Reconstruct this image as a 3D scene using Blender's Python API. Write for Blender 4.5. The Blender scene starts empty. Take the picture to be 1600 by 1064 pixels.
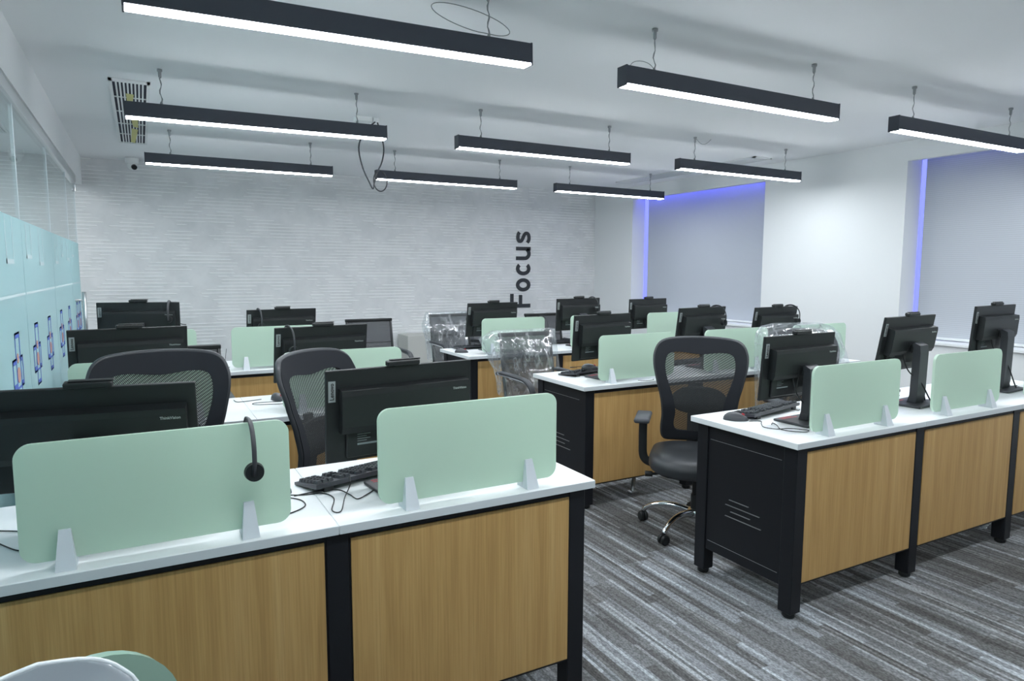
import bpy, bmesh, math, random
from mathutils import Vector, Matrix, noise
random.seed(7)
PI = math.pi
S = bpy.context.scene
C = S.collection
V = Vector

# ------------------------------------------------------------------ materials
def mat(name, col=(.8, .8, .8), rough=.5, metal=0.0, spec=.5, emit=None, estr=0.0, alpha=1.0, coat=0.0):
    m = bpy.data.materials.new(name); m.use_nodes = True
    b = m.node_tree.nodes['Principled BSDF']
    b.inputs['Base Color'].default_value = (*col, 1)
    b.inputs['Roughness'].default_value = rough
    b.inputs['Metallic'].default_value = metal
    b.inputs['Specular IOR Level'].default_value = spec
    b.inputs['Alpha'].default_value = alpha
    b.inputs['Coat Weight'].default_value = coat
    if emit:
        b.inputs['Emission Color'].default_value = (*emit, 1)
        b.inputs['Emission Strength'].default_value = estr
    return m

def nodes(m):
    nt = m.node_tree
    return nt, nt.nodes, nt.links, nt.nodes['Principled BSDF']

def coords(nt, scale=(1, 1, 1), kind='Object', rot=(0, 0, 0)):
    tc = nt.nodes.new('ShaderNodeTexCoord'); mp = nt.nodes.new('ShaderNodeMapping')
    nt.links.new(tc.outputs[kind], mp.inputs['Vector'])
    mp.inputs['Scale'].default_value = scale
    mp.inputs['Rotation'].default_value = rot
    return mp.outputs['Vector']

def ntex(nt, vec, scale=5, detail=2, rough=.5):
    n = nt.nodes.new('ShaderNodeTexNoise')
    nt.links.new(vec, n.inputs['Vector'])
    n.inputs['Scale'].default_value = scale; n.inputs['Detail'].default_value = detail
    n.inputs['Roughness'].default_value = rough
    return n.outputs['Fac']

def ramp(nt, fac, stops, interp='LINEAR'):
    r = nt.nodes.new('ShaderNodeValToRGB'); nt.links.new(fac, r.inputs['Fac'])
    r.color_ramp.interpolation = interp
    e = r.color_ramp.elements
    e[0].position, e[1].position = stops[0][0], stops[-1][0]
    for p, c in stops[1:-1]: e.new(p)
    for i, (p, c) in enumerate(stops):
        e[i].position = p
        e[i].color = (*c, 1) if len(c) == 3 else c
    return r.outputs['Color']

def math_(nt, op, a, b=None, clamp=False):
    n = nt.nodes.new('ShaderNodeMath'); n.operation = op; n.use_clamp = clamp
    for i, x in enumerate((a, b)):
        if x is None: continue
        if isinstance(x, (int, float)): n.inputs[i].default_value = x
        else: nt.links.new(x, n.inputs[i])
    return n.outputs[0]

def mixc(nt, fac, a, b, mode='MIX'):
    n = nt.nodes.new('ShaderNodeMix'); n.data_type = 'RGBA'; n.blend_type = mode
    for k, x in (('Factor', fac), ('A', a), ('B', b)):
        idx = {'Factor': 0, 'A': 6, 'B': 7}[k]
        if isinstance(x, (int, float)): n.inputs[idx].default_value = x
        elif isinstance(x, tuple): n.inputs[idx].default_value = (*x, 1)
        else: nt.links.new(x, n.inputs[idx])
    return n.outputs[2]

def bump(nt, b, h, strength=.2, dist=.01):
    n = nt.nodes.new('ShaderNodeBump'); n.inputs['Strength'].default_value = strength
    n.inputs['Distance'].default_value = dist
    nt.links.new(h, n.inputs['Height']); nt.links.new(n.outputs['Normal'], b.inputs['Normal'])

M = {}
M['paint'] = mat('white_wall_paint', (.80, .815, .82), .6, spec=.3)
M['ceiling'] = mat('ceiling_paint', (.89, .90, .91), .8, spec=.2)
M['laminate'] = mat('white_laminate', (.86, .88, .89), .32, spec=.4)
M['shaded_edge'] = mat('shaded_edge_grey', (.62, .655, .675), .4)  # desk front edge: the weaker light there is put into a greyer colour
M['black'] = mat('black_powder_metal', (.008, .009, .012), .45, spec=.35)
M['fixture'] = mat('black_anodised', (.040, .047, .066), .45)
M['plastic'] = mat('black_plastic', (.014, .016, .017), .42, spec=.4)
M['plastic2'] = mat('charcoal_plastic', (.035, .038, .044), .45)
M['keycap'] = mat('keycap_plastic', (.045, .048, .056), .35)
M['device'] = mat('grey_black_plastic', (.055, .058, .067), .35)
M['chrome'] = mat('chrome', (.75, .76, .78), .12, metal=1)
M['alu'] = mat('brushed_aluminium', (.62, .64, .65), .35, metal=.9)
M['steel'] = mat('grey_steel', (.35, .36, .37), .4, metal=.7)
M['leather'] = mat('black_seat_leather', (.028, .031, .035), .42)
M['foam'] = mat('black_foam', (.012, .013, .014), .8)
M['armpad'] = mat('grey_pad', (.06, .065, .075), .6)
M['clip'] = mat('pale_clip_plastic', (.66, .70, .74), .45)
M['badge'] = mat('badge_grey', (.30, .33, .33), .45)
M['badge2'] = mat('badge_letters', (.36, .39, .38), .5)
M['ink'] = mat('badge_ink', (.02, .02, .02), .5)
M['red'] = mat('red_accent', (.55, .03, .04), .45)
M['letters'] = mat('black_sign_letters', (.018, .022, .028), .5)
M['white_plastic'] = mat('white_plastic', (.75, .77, .77), .4)
M['lens'] = mat('dark_lens', (.01, .011, .013), .1)
M['yellow'] = mat('yellow_tape', (.62, .58, .22), .6)
M['slot'] = mat('duct_dark', (.012, .015, .035), .8)
M['wire'] = mat('grey_wire', (.28, .30, .30), .5)
M['sticker'] = mat('spec_sticker', (.20, .23, .24), .5)
M['beige'] = mat('beige_board', (.50, .50, .47), .7)
M['shell'] = mat('glossy_grey_shell', (.42, .46, .50), .10, spec=.7, coat=.6)
M['shell_green'] = mat('glossy_green_shell', (.30, .45, .36), .2, spec=.6)
M['film_blue'] = mat('printed_blue', (.10, .17, .62), .6)
M['film_orange'] = mat('printed_orange', (.60, .32, .26), .6)
M['film_white'] = mat('printed_white', (.68, .81, .83), .5)
M['edge_white'] = mat('shell_rim', (.80, .84, .87), .2)

# emissive
def emat(name, col, s):
    m = bpy.data.materials.new(name); m.use_nodes = True
    nt = m.node_tree; nt.nodes.clear()
    o = nt.nodes.new('ShaderNodeOutputMaterial'); e = nt.nodes.new('ShaderNodeEmission')
    e.inputs['Color'].default_value = (*col, 1); e.inputs['Strength'].default_value = s
    nt.links.new(e.outputs[0], o.inputs['Surface'])
    return m
M['led'] = emat('led_diffuser', (.90, .955, 1.0), 20.0)
M['blue_led'] = emat('blue_led', (.17, .20, 1.0), .62)
M['corr_fill'] = emat('added_corridor_glow', (.92, .97, 1.0), 7.0)  # emission of the panel lights added in the corridor

# oak veneer
m = M['oak'] = mat('oak_veneer', (.45, .3, .13), .45, spec=.3)
nt, N, L, b = nodes(m)
v = coords(nt, (14, 14, .55)); v2 = coords(nt, (90, 90, 1.6))
f1 = ntex(nt, v, 2.2, 4, .6); f2 = ntex(nt, v2, 2.0, 3, .6)
c1 = ramp(nt, f1, [(.30, (.455, .270, .098)), (.50, (.535, .328, .124)), (.72, (.595, .380, .157))])
c2 = ramp(nt, f2, [(.35, (.80, .78, .74)), (.60, (1, 1, 1))])
L.new(mixc(nt, .75, c1, c2, 'MULTIPLY'), b.inputs['Base Color'])

# carpet: planks of streaked loop pile, streaks run in Y
m = M['carpet'] = mat('plank_carpet', (.1, .1, .1), .95, spec=.1)
nt, N, L, b = nodes(m)
sp = N.new('ShaderNodeSeparateXYZ'); L.new(coords(nt), sp.inputs[0])
def wnoise(a_, b_=None):
    n = N.new('ShaderNodeTexWhiteNoise'); n.noise_dimensions = '2D'
    c_ = N.new('ShaderNodeCombineXYZ'); L.new(a_, c_.inputs[0])
    if b_ is not None: L.new(b_, c_.inputs[1])
    L.new(c_.outputs[0], n.inputs['Vector']); return n.outputs['Value']
def strands(w_, seg, k0):
    row = math_(nt, 'FLOOR', math_(nt, 'ADD', math_(nt, 'MULTIPLY', sp.outputs[0], 1 / w_), k0))
    yy = math_(nt, 'FLOOR', math_(nt, 'ADD', math_(nt, 'MULTIPLY', sp.outputs[1], 1 / seg), math_(nt, 'MULTIPLY', wnoise(row), 7.0)))
    return wnoise(row, yy)
v1, v2, v3 = strands(.0135, .52, .3), strands(.040, .62, 11.7), strands(.25, .5, 5.2)
tone = ramp(nt, math_(nt, 'ADD', math_(nt, 'MULTIPLY', v2, .6), math_(nt, 'MULTIPLY', v3, .4)), [(.2, (.135, .134, .132)), (.5, (.205, .209, .214)), (.8, (.31, .327, .348))])
lines = ramp(nt, v1, [(.16, (.66, .65, .64)), (.30, (.97, .97, .97)), (.80, (1.04, 1.04, 1.04)), (.87, (1.62, 1.63, 1.65)), (1.0, (1.85, 1.87, 1.9))])
cc = mixc(nt, .9, tone, lines, 'MULTIPLY')
pile = N.new('ShaderNodeTexVoronoi'); L.new(coords(nt, (150, 95, 1)), pile.inputs['Vector']); pile.inputs['Scale'].default_value = 1
pl = ramp(nt, pile.outputs['Distance'], [(.1, (1.3, 1.3, 1.3)), (.8, (.55, .55, .55))])
cc = mixc(nt, .8, cc, pl, 'MULTIPLY')
L.new(cc, b.inputs['Base Color']); bump(nt, b, pile.outputs['Distance'], .5, .004)

# ribbed relief wallpaper of the back wall (fine horizontal ridges in patches)
m = M['wallpaper'] = mat('relief_wallpaper', (.6, .6, .6), .55, spec=.3)
nt, N, L, b = nodes(m)
sp = N.new('ShaderNodeSeparateXYZ'); L.new(coords(nt), sp.inputs[0])
zs_ = math_(nt, 'MULTIPLY', sp.outputs[2], 1 / .037)
zq = math_(nt, 'FLOOR', zs_); zf = math_(nt, 'SUBTRACT', zs_, zq)
wn = N.new('ShaderNodeTexWhiteNoise'); wn.noise_dimensions = '1D'; L.new(zq, wn.inputs['W'])
cv = N.new('ShaderNodeCombineXYZ')
L.new(math_(nt, 'ADD', math_(nt, 'MULTIPLY', sp.outputs[0], 2.1), math_(nt, 'MULTIPLY', wn.outputs['Value'], .22)), cv.inputs[0]); L.new(math_(nt, 'MULTIPLY', zq, .17), cv.inputs[1])
pm = ramp(nt, ntex(nt, cv.outputs[0], 1.25, 2, .5), [(.465, (0, 0, 0)), (.50, (1, 1, 1))])
ridge = ramp(nt, zf, [(.30, (0, 0, 0)), (.42, (1, 1, 1)), (.54, (1, 1, 1)), (.66, (0, 0, 0))])
k = math_(nt, 'MULTIPLY', ridge, pm)
basec = ramp(nt, ntex(nt, coords(nt, (1, 1, 1)), 5, 3, .6), [(.35, (.66, .67, .675)), (.65, (.74, .745, .75))])
L.new(mixc(nt, math_(nt, 'MULTIPLY', k, .8), basec, (.92, .93, .93)), b.inputs['Base Color'])
bump(nt, b, k, .6, .006)

# roller blinds
def blind_mat(name, col, sc):
    m = mat(name, col, .75, spec=.2)
    nt, N, L, b = nodes(m)
    w = N.new('ShaderNodeTexWave'); w.bands_direction = 'Z'; L.new(coords(nt, (1, 1, 1)), w.inputs['Vector'])
    w.inputs['Scale'].default_value = sc; w.inputs['Distortion'].default_value = 1.2; w.inputs['Detail'].default_value = 1; w.inputs['Detail Scale'].default_value = .5
    c = ramp(nt, w.outputs['Fac'], [(.2, tuple(x * .93 for x in col)), (.8, tuple(min(1, x * 1.03) for x in col))])
    L.new(c, b.inputs['Base Color']); bump(nt, b, w.outputs['Fac'], .12, .003)
    return m
M['blind_smooth'] = blind_mat('smooth_blind_fabric', (.50, .53, .58), 40)
M['blind_ribbed'] = blind_mat('ribbed_blind_fabric', (.52, .545, .59), 19)

# frosted green divider glass
m = M['frost'] = mat('frosted_green_glass', (.64, .78, .67), .28, spec=.5)
nt, N, L, b = nodes(m)
out = N['Material Output']
tr = N.new('ShaderNodeBsdfTranslucent'); tr.inputs['Color'].default_value = (.74, .87, .77, 1)
mx = N.new('ShaderNodeMixShader'); mx.inputs[0].default_value = .42
L.new(b.outputs[0], mx.inputs[1]); L.new(tr.outputs[0], mx.inputs[2]); L.new(mx.outputs[0], out.inputs['Surface'])

# clear glass: thin pane, mirror-like at grazing angles
m = M['glass'] = bpy.data.materials.new('clear_glass'); m.use_nodes = True
nt = m.node_tree; nt.nodes.clear(); N, L = nt.nodes, nt.links
out = N.new('ShaderNodeOutputMaterial'); t = N.new('ShaderNodeBsdfTransparent'); t.inputs[0].default_value = (.90, .95, .95, 1)
g = N.new('ShaderNodeBsdfGlossy'); g.inputs['Roughness'].default_value = .02
fr = N.new('ShaderNodeFresnel'); fr.inputs['IOR'].default_value = 1.45
geo = N.new('ShaderNodeNewGeometry'); mx = N.new('ShaderNodeMixShader')
L.new(math_(nt, 'MULTIPLY', fr.outputs[0], math_(nt, 'SUBTRACT', 1.0, geo.outputs['Backfacing'])), mx.inputs[0]); L.new(t.outputs[0], mx.inputs[1]); L.new(g.outputs[0], mx.inputs[2]); L.new(mx.outputs[0], out.inputs['Surface'])

m = M['film'] = mat('aqua_frosted_film', (.60, .77, .79), .35, spec=.5)
nt, N, L, b = nodes(m)
out = N['Material Output']
tr = N.new('ShaderNodeBsdfTranslucent'); tr.inputs['Color'].default_value = (.64, .83, .85, 1)
mx = N.new('ShaderNodeMixShader'); mx.inputs[0].default_value = .45
L.new(b.outputs[0], mx.inputs[1]); L.new(tr.outputs[0], mx.inputs[2]); L.new(mx.outputs[0], out.inputs['Surface'])

# see-through chair mesh fabric
def mesh_fabric(name, col, open_, sc=100, ang=.6):
    m = mat(name, col, .7, spec=.2)
    nt, N, L, b = nodes(m)
    vec = coords(nt, (sc, sc, sc), rot=(0, ang, 0))
    w = N.new('ShaderNodeTexWave'); w.wave_type = 'BANDS'; w.bands_direction = 'X'; L.new(vec, w.inputs['Vector']); w.inputs['Scale'].default_value = .55
    w2 = N.new('ShaderNodeTexWave'); w2.wave_type = 'BANDS'; w2.bands_direction = 'Z'; L.new(vec, w2.inputs['Vector']); w2.inputs['Scale'].default_value = .28
    f = math_(nt, 'MULTIPLY', w.outputs['Fac'], math_(nt, 'ADD', math_(nt, 'MULTIPLY', w2.outputs['Fac'], .5), .5))
    a = ramp(nt, f, [(.40 - open_, (1, 1, 1)), (min(.99, .75 - open_ * .5), (.24, .24, .24))])
    L.new(a, b.inputs['Alpha'])
    return m
M['mesh'] = mesh_fabric('black_mesh_fabric', (.045, .048, .050), .06)
M['mesh_dense'] = mesh_fabric('dense_black_mesh', (.040, .042, .050), -.06, 200)
M['fabric'] = mat('black_border_fabric', (.020, .022, .027), .8, spec=.2)

# clear crumpled wrapping film
m = M['wrap'] = bpy.data.materials.new('clear_wrapping_film'); m.use_nodes = True
nt = m.node_tree; nt.nodes.clear(); N, L = nt.nodes, nt.links
out = N.new('ShaderNodeOutputMaterial')
t = N.new('ShaderNodeBsdfTransparent'); t.inputs[0].default_value = (.95, .97, .98, 1)
g = N.new('ShaderNodeBsdfGlossy'); g.inputs['Roughness'].default_value = .12
d = N.new('ShaderNodeBsdfTranslucent'); d.inputs['Color'].default_value = (.85, .9, .93, 1)
d2 = N.new('ShaderNodeBsdfDiffuse'); d2.inputs['Color'].default_value = (.85, .9, .93, 1)
add = N.new('ShaderNodeMixShader'); L.new(d.outputs[0], add.inputs[1]); L.new(d2.outputs[0], add.inputs[2]); add.inputs[0].default_value = .6
nz = ntex(nt, coords(nt, (7, 7, 3.2), rot=(.4, .9, .2)), 1.5, 3, .5)
bmp = N.new('ShaderNodeBump'); bmp.inputs['Strength'].default_value = .5; bmp.inputs['Distance'].default_value = .02; L.new(nz, bmp.inputs['Height'])
L.new(bmp.outputs[0], g.inputs['Normal'])
m1 = N.new('ShaderNodeMixShader'); m1.inputs[0].default_value = .45
L.new(g.outputs[0], m1.inputs[1]); L.new(add.outputs[0], m1.inputs[2])
fac = ramp(nt, nz, [(.40, (.16, .16, .16)), (.53, (.22, .22, .22)), (.575, (.60, .60, .60)), (.615, (.20, .20, .20))])  # highlights on the creases painted in as milkier noise streaks
m2 = N.new('ShaderNodeMixShader'); L.new(fac, m2.inputs[0]); L.new(t.outputs[0], m2.inputs[1]); L.new(m1.outputs[0], m2.inputs[2])
L.new(m2.outputs[0], out.inputs['Surface'])

# ------------------------------------------------------------------ mesh builder
class MB:
    def __init__(s): s.v = []; s.f = []
    def add(s, vs, fs, mtx=None):
        n = len(s.v)
        s.v += [tuple(mtx @ V(p)) if mtx else tuple(p) for p in vs]
        s.f += [tuple(n + i for i in f) for f in fs]
        return s
    def box(s, x0, x1, y0, y1, z0, z1, mtx=None):
        vs = [(x0, y0, z0), (x1, y0, z0), (x1, y1, z0), (x0, y1, z0), (x0, y0, z1), (x1, y0, z1), (x1, y1, z1), (x0, y1, z1)]
        return s.add(vs, [(0, 3, 2, 1), (4, 5, 6, 7), (0, 1, 5, 4), (1, 2, 6, 5), (2, 3, 7, 6), (3, 0, 4, 7)], mtx)
    def rbox(s, x0, x1, y0, y1, z0, z1, r=.004, seg=2, mtx=None):
        bm = bmesh.new(); bmesh.ops.create_cube(bm, size=1)
        for q in bm.verts:
            q.co = V(((x0 + x1) / 2 + q.co.x * (x1 - x0), (y0 + y1) / 2 + q.co.y * (y1 - y0), (z0 + z1) / 2 + q.co.z * (z1 - z0)))
        bmesh.ops.bevel(bm, geom=bm.edges[:], offset=min(r, .49 * min(x1 - x0, y1 - y0, z1 - z0)), segments=seg, affect='EDGES', profile=.5)
        return s.bm(bm, mtx)
    def bm(s, bm, mtx=None):
        bm.verts.index_update()
        s.add([q.co.copy() for q in bm.verts], [[q.index for q in f.verts] for f in bm.faces], mtx); bm.free(); return s
    def prism(s, pts, axis, a0, a1, mtx=None):
        # closed 2D outline pushed along an axis (0 x, 1 y, 2 z)
        def P(p, a):
            return (a, p[0], p[1]) if axis == 0 else (p[0], a, p[1]) if axis == 1 else (p[0], p[1], a)
        n = len(pts)
        vs = [P(p, a0) for p in pts] + [P(p, a1) for p in pts]
        fs = [tuple(range(n)), tuple(range(2 * n - 1, n - 1, -1))] + [(i, (i + 1) % n, n + (i + 1) % n, n + i) for i in range(n)]
        return s.add(vs, fs, mtx)
    def tube(s, pts, r, seg=8, cap=True, ry=None, mtx=None):
        pts = [V(p) for p in pts]; n = len(pts)
        rr = r if isinstance(r, (list, tuple)) else [r] * n
        vs = []; up = None
        for i, p in enumerate(pts):
            d = (pts[min(i + 1, n - 1)] - pts[max(i - 1, 0)])
            d = d.normalized() if d.length > 1e-9 else V((0, 0, 1))
            if up is None:
                up = d.orthogonal().normalized() if abs(d.z) > .95 else V((0, 0, 1)).cross(d).normalized()
            up = (up - d * up.dot(d)).normalized(); w = d.cross(up)
            for j in range(seg):
                a = 2 * PI * j / seg
                vs.append(p + up * (rr[i] * math.cos(a)) + w * ((ry or rr[i]) * math.sin(a)))
        fs = [(i * seg + j, i * seg + (j + 1) % seg, (i + 1) * seg + (j + 1) % seg, (i + 1) * seg + j) for i in range(n - 1) for j in range(seg)]
        if cap: fs += [tuple(range(seg - 1, -1, -1)), tuple((n - 1) * seg + j for j in range(seg))]
        return s.add(vs, fs, mtx)
    def cyl(s, p0, p1, r0, r1=None, seg=20, mtx=None): return s.tube([p0, p1], [r0, r1 if r1 is not None else r0], seg, mtx=mtx)
    def lathe(s, prof, seg=24, mtx=None):
        # (r, z) profile turned about z
        vs = [(r * math.cos(2 * PI * j / seg), r * math.sin(2 * PI * j / seg), z) for r, z in prof for j in range(seg)]
        n = len(prof)
        fs = [(i * seg + j, i * seg + (j + 1) % seg, (i + 1) * seg + (j + 1) % seg, (i + 1) * seg + j) for i in range(n - 1) for j in range(seg)]
        fs += [tuple(range(seg - 1, -1, -1)), tuple((n - 1) * seg + j for j in range(seg))]
        return s.add(vs, fs, mtx)
    def build(s, name, m, parent=None, loc=None, smooth=False, auto=None):
        me = bpy.data.meshes.new(name); me.from_pydata(s.v, [], s.f)
        bm = bmesh.new(); bm.from_mesh(me); bmesh.ops.recalc_face_normals(bm, faces=bm.faces); bm.to_mesh(me); bm.free()
        ms = m if isinstance(m, list) else [m]
        for q in ms: me.materials.append(q)
        if smooth or auto:
            me.polygons.foreach_set('use_smooth', [True] * len(me.polygons))
            if auto: me.set_sharp_from_angle(angle=math.radians(auto))
        o = bpy.data.objects.new(name, me); C.objects.link(o)
        if parent is not None: o.parent = parent
        if loc: o.location = loc
        return o

def smooth_path(pts, n=6, closed=False):
    P = [V(p) for p in pts]; out = []; N_ = len(P)
    rng = range(N_) if closed else range(N_ - 1)
    for i in rng:
        if closed: a, b_, c, d = P[i - 1], P[i], P[(i + 1) % N_], P[(i + 2) % N_]
        else: a, b_, c, d = P[max(i - 1, 0)], P[i], P[i + 1], P[min(i + 2, N_ - 1)]
        for k in range(n):
            t = k / n
            out.append(.5 * ((2 * b_) + (c - a) * t + (2 * a - 5 * b_ + 4 * c - d) * t * t + (3 * b_ - a - 3 * c + d) * t ** 3))
    if not closed: out.append(P[-1])
    return out

def rrect(x0, x1, z0, z1, r, seg=6):
    pts = []
    for cx, cz, a in ((x1 - r, z1 - r, 0), (x0 + r, z1 - r, PI / 2), (x0 + r, z0 + r, PI), (x1 - r, z0 + r, 1.5 * PI)):
        for k in range(seg + 1):
            t = a + k / seg * PI / 2
            pts.append((cx + r * math.cos(t), cz + r * math.sin(t)))
    return pts

def tag(o, label=None, cat=None, group=None, kind=None):
    for k, x in (('label', label), ('category', cat), ('group', group), ('kind', kind)):
        if x: o[k] = x
    return o

def empty(name, loc=(0, 0, 0), rz=0):
    o = bpy.data.objects.new(name, None); C.objects.link(o); o.location = loc; o.rotation_euler = (0, 0, rz)
    o.empty_display_size = .1
    return o

def dup(root, loc, rz=0):
    def rec(o, par):
        c = o.copy(); C.objects.link(c)
        if par is not None: c.parent = par
        for ch in o.children: rec(ch, c)
        return c
    r = rec(root, None); r.location = loc; r.rotation_euler = (0, 0, rz)
    for k in ('label', 'group'):
        if k in r: del r[k]
    return r

def text_mesh(s, size, depth=.0006):
    cu = bpy.data.curves.new('lettering', 'FONT'); cu.body = s; cu.size = size; cu.extrude = depth; cu.align_x = 'CENTER'; cu.align_y = 'CENTER'
    cu.offset = size * .012; cu.resolution_u = 3
    o = bpy.data.objects.new('lettering', cu); C.objects.link(o)
    me = bpy.data.meshes.new_from_object(o.evaluated_get(bpy.context.evaluated_depsgraph_get()))
    bpy.data.objects.remove(o); bpy.data.curves.remove(cu)
    return me

def struct(o, label=None):
    o['kind'] = 'structure'
    if label: o['label'] = label
    return o

# ------------------------------------------------------------------ the room
XW, YB, ZC, XG = 5.82, 8.15, 2.54, -.51
XO, YF = -2.3, -2.6            # far corridor wall, wall behind the camera
struct(MB().box(XO - .1, XW + .6, YF - .1, YB + .1, -.1, 0).build('floor', M['carpet']))
struct(MB().box(XO - .1, XW + .6, YF - .1, YB + .1, ZC, ZC + .1).build('ceiling', M['ceiling']))
struct(MB().box(XO - .1, XW + .6, YB, YB + .1, 0, ZC).build('wall_back', M['wallpaper']))
struct(MB().box(XO - .1, XW + .6, YF - .1, YF, 0, ZC).build('wall_front', M['paint']))
# right wall with two blind recesses
w = MB(); DEP = .32
segs = [(7.29, YB), (3.575, 5.09), (YF, 1.0)]
for a, b_ in segs: w.box(XW, XW + .5, a, b_, 0, ZC)
for a, b_ in ((5.09, 7.29), (1.0, 3.575)):
    w.box(XW, XW + .5, a, b_, 0, .815)               # sill wall
    w.box(XW, XW + .06, a, b_, 2.37, ZC)             # lintel lip of the light cove
    w.box(XW + .06, XW + .5, a, b_, 2.50, ZC)
    w.box(XW + DEP, XW + .5, a, b_, .815, 2.50)
struct(w.build('wall_right', M['paint']))
for n_, (a, b_) in enumerate(((5.09, 7.29), (1.0, 3.575))):
    struct(MB().box(XW - .02, XW + DEP, a + .002, b_ - .002, .815, .835).build('trim_%d' % (n_ + 1), M['laminate']))
# left wall: glass partition under a plaster header
struct(MB().box(XG - .08, XG + .03, YF, YB, 2.27, ZC).build('wall_left', M['paint']))
struct(MB().rbox(XG - .03, XG + .022, YF, 7.45, 2.205, 2.27, .003, 1).build('trim_3', M['alu']))
struct(MB().box(XO - .1, XO, YF, YB, 0, ZC).build('wall_corridor', M['paint']))

# roller blinds and blue light strips
def blind(y0, y1, mt, label):
    r = empty('roller_blind', (XW + .20, (y0 + y1) / 2, .84))
    h = (y1 - y0) / 2
    MB().box(0, .006, -h, h, .012, 1.62).build('blind_fabric', mt, r)
    MB().rbox(-.004, .012, -h, h, 0, .022, .004, 2).build('bottom_bar', M['white_plastic'], r)
    MB().cyl((.02, -h, 1.62), (.02, h, 1.62), .022, seg=14).build('roller', M['white_plastic'], r)
    tag(r, label, 'window blind')
blind(5.10, 7.20, M['blind_smooth'], 'smooth grey roller blind in the window recess close to the back wall corner')
blind(1.02, 3.527, M['blind_ribbed'], 'ribbed light grey roller blind in the window recess beside the front row desks')
def strip(y1, label):
    o = MB().box(0, .055, -.012, 0, 0, 1.63).build('light_strip', M['blue_led'], None, (XW + .212, y1 - .001, .845)); tag(o, label, 'light strip', 'blue light strips beside the blinds')
strip(7.29, 'glowing blue vertical light strip at the blind close to the back wall corner')
strip(3.575, 'glowing blue vertical light strip at the ribbed blind beside the white pier')
def cove(y0, y1, s, label):
    e = emat('cove_blue_' + str(int(s * 10)), (.13, .14, 1.0), s)
    o = MB().box(0, .03, y0, y1, 0, .012).build('cove_light', e, None, (XW + .065, 0, 2.487))
    tag(o, label, 'light strip', 'blue cove light strips above the blinds')
cove(5.12, 7.25, 3.6, 'blue cove strip hidden above the smooth blind')
cove(1.05, 3.55, .7, 'blue cove strip hidden above the ribbed blind')

# glass partition: panes, film with printed cross emblems, door
seams = [YF, 1.5, 2.77, 4.04, 5.33, 6.6]
cross_y = {3: [2.5], 4: [3.05, 3.68], 5: [4.32, 4.90], 6: [5.60, 6.2]}
def emblem(par, y):
    e = MB(); x0, x1 = XG + .0105, XG + .0118
    def rect(ya, yb, za, zb, t):
        e.box(x0, x1, ya, yb, za, za + t); e.box(x0, x1, ya, yb, zb - t, zb)
        e.box(x0, x1, ya, ya + t, za, zb); e.box(x0, x1, yb - t, yb, za, zb)
    rect(y - .062, y + .062, .82, 1.145, .009)
    rect(y - .155, y + .12, .895, 1.035, .009)
    for ya, yb, za, zb in ((y - .062, y + .062, 1.12, 1.145), (y - .062, y + .062, .82, .845), (y - .155, y - .06, .895, .925), (y - .155, y - .06, 1.01, 1.035), (y + .05, y + .12, 1.01, 1.035), (y + .05, y + .12, .895, .92)):
        e.box(x0, x1, ya, yb, za, zb)
    o = e.build('cross_emblem', M['film_blue'], par)
    d = MB()
    def disc(cy, cz, ry, rz): d.prism([(cy + ry * math.cos(2 * PI * k / 18), cz + rz * math.sin(2 * PI * k / 18)) for k in range(18)], 0, x0, x1 + .0004)
    disc(y - .012, .955, .04, .035); disc(y - .012, 1.03, .022, .022)
    d.build('orange_dot', M['film_orange'], o)
def pane(i, y0, y1, door=False, ztop=2.21):
    name = 'door_1' if door else 'window_%d' % i
    p = MB().box(XG - .006, XG + .006, y0 + .003, y1 - .003, .01, ztop).build(name, M['glass']); struct(p)
    MB().box(XG + .0065, XG + .0095, y0 + .004, y1 - .004, .01, 1.662).build('frosted_film', M['film'], p)
    MB().box(XG - .008, XG + .008, y1 - .0025, y1 + .0025, .01, ztop).build('pane_joint', M['edge_white'], p)
    for y in cross_y.get(i, []) if not door else [6.93, 7.2]: emblem(p, y)
    d = MB(); x0, x1 = XG + .0103, XG + .0112
    d.box(x0, x1, y0 + .01, y1 - .01, 1.30, 1.312)
    rr = random.Random(i)
    y = y0 + .12
    while y < y1 - .3:
        hgt = rr.uniform(.12, .22); wd = rr.uniform(.10, .2)
        d.box(x0, x1, y, y + .015, 1.66 - hgt, 1.655); d.box(x0, x1, y + wd, y + wd + .015, 1.66 - hgt, 1.655); d.box(x0, x1, y, y + wd, 1.66 - hgt, 1.66 - hgt + .02)
        y += wd + rr.uniform(.15, .35)
    d.build('film_outline', M['film_white'], p)
    return p
for i in range(5): pane(i + 2, seams[i], seams[i + 1])
dr = pane(1, 6.6, 7.46, True, 2.17)
h = MB(); hy, hx = 6.78, XG + .075
h.cyl((hx, hy, .75), (hx, hy, 1.235), .016, seg=14); h.cyl((XG - .075, hy, .75), (XG - .075, hy, 1.235), .016, seg=14)
for z in (.86, 1.165): h.cyl((XG - .075, hy, z), (hx, hy, z), .009, seg=10)
h.build('door_handle', M['alu'], dr, smooth=True)
MB().rbox(XG - .02, XG + .02, 7.40, 7.47, 2.13, 2.20, .004).build('pivot_fitting', M['chrome'], dr)
# corridor behind the glass, with panel lights added to brighten it
for y in (0.5, 3.6, 6.8):
    t = empty('added_panel_light', (-1.4, y, ZC)); tag(t, ('added corridor ceiling panel light behind the glass at ' + {0.5: 'the camera end', 3.6: 'mid length', 6.8: 'the back wall end'}[y]), 'added light', 'added corridor panel lights behind the glass')
    MB().box(-.32, .32, -.32, .32, -.014, -.001).build('frame', M['white_plastic'], t)
    MB().box(-.29, .29, -.29, .29, -.017, -.0145).build('diffuser', M['corr_fill'], t)
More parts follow.
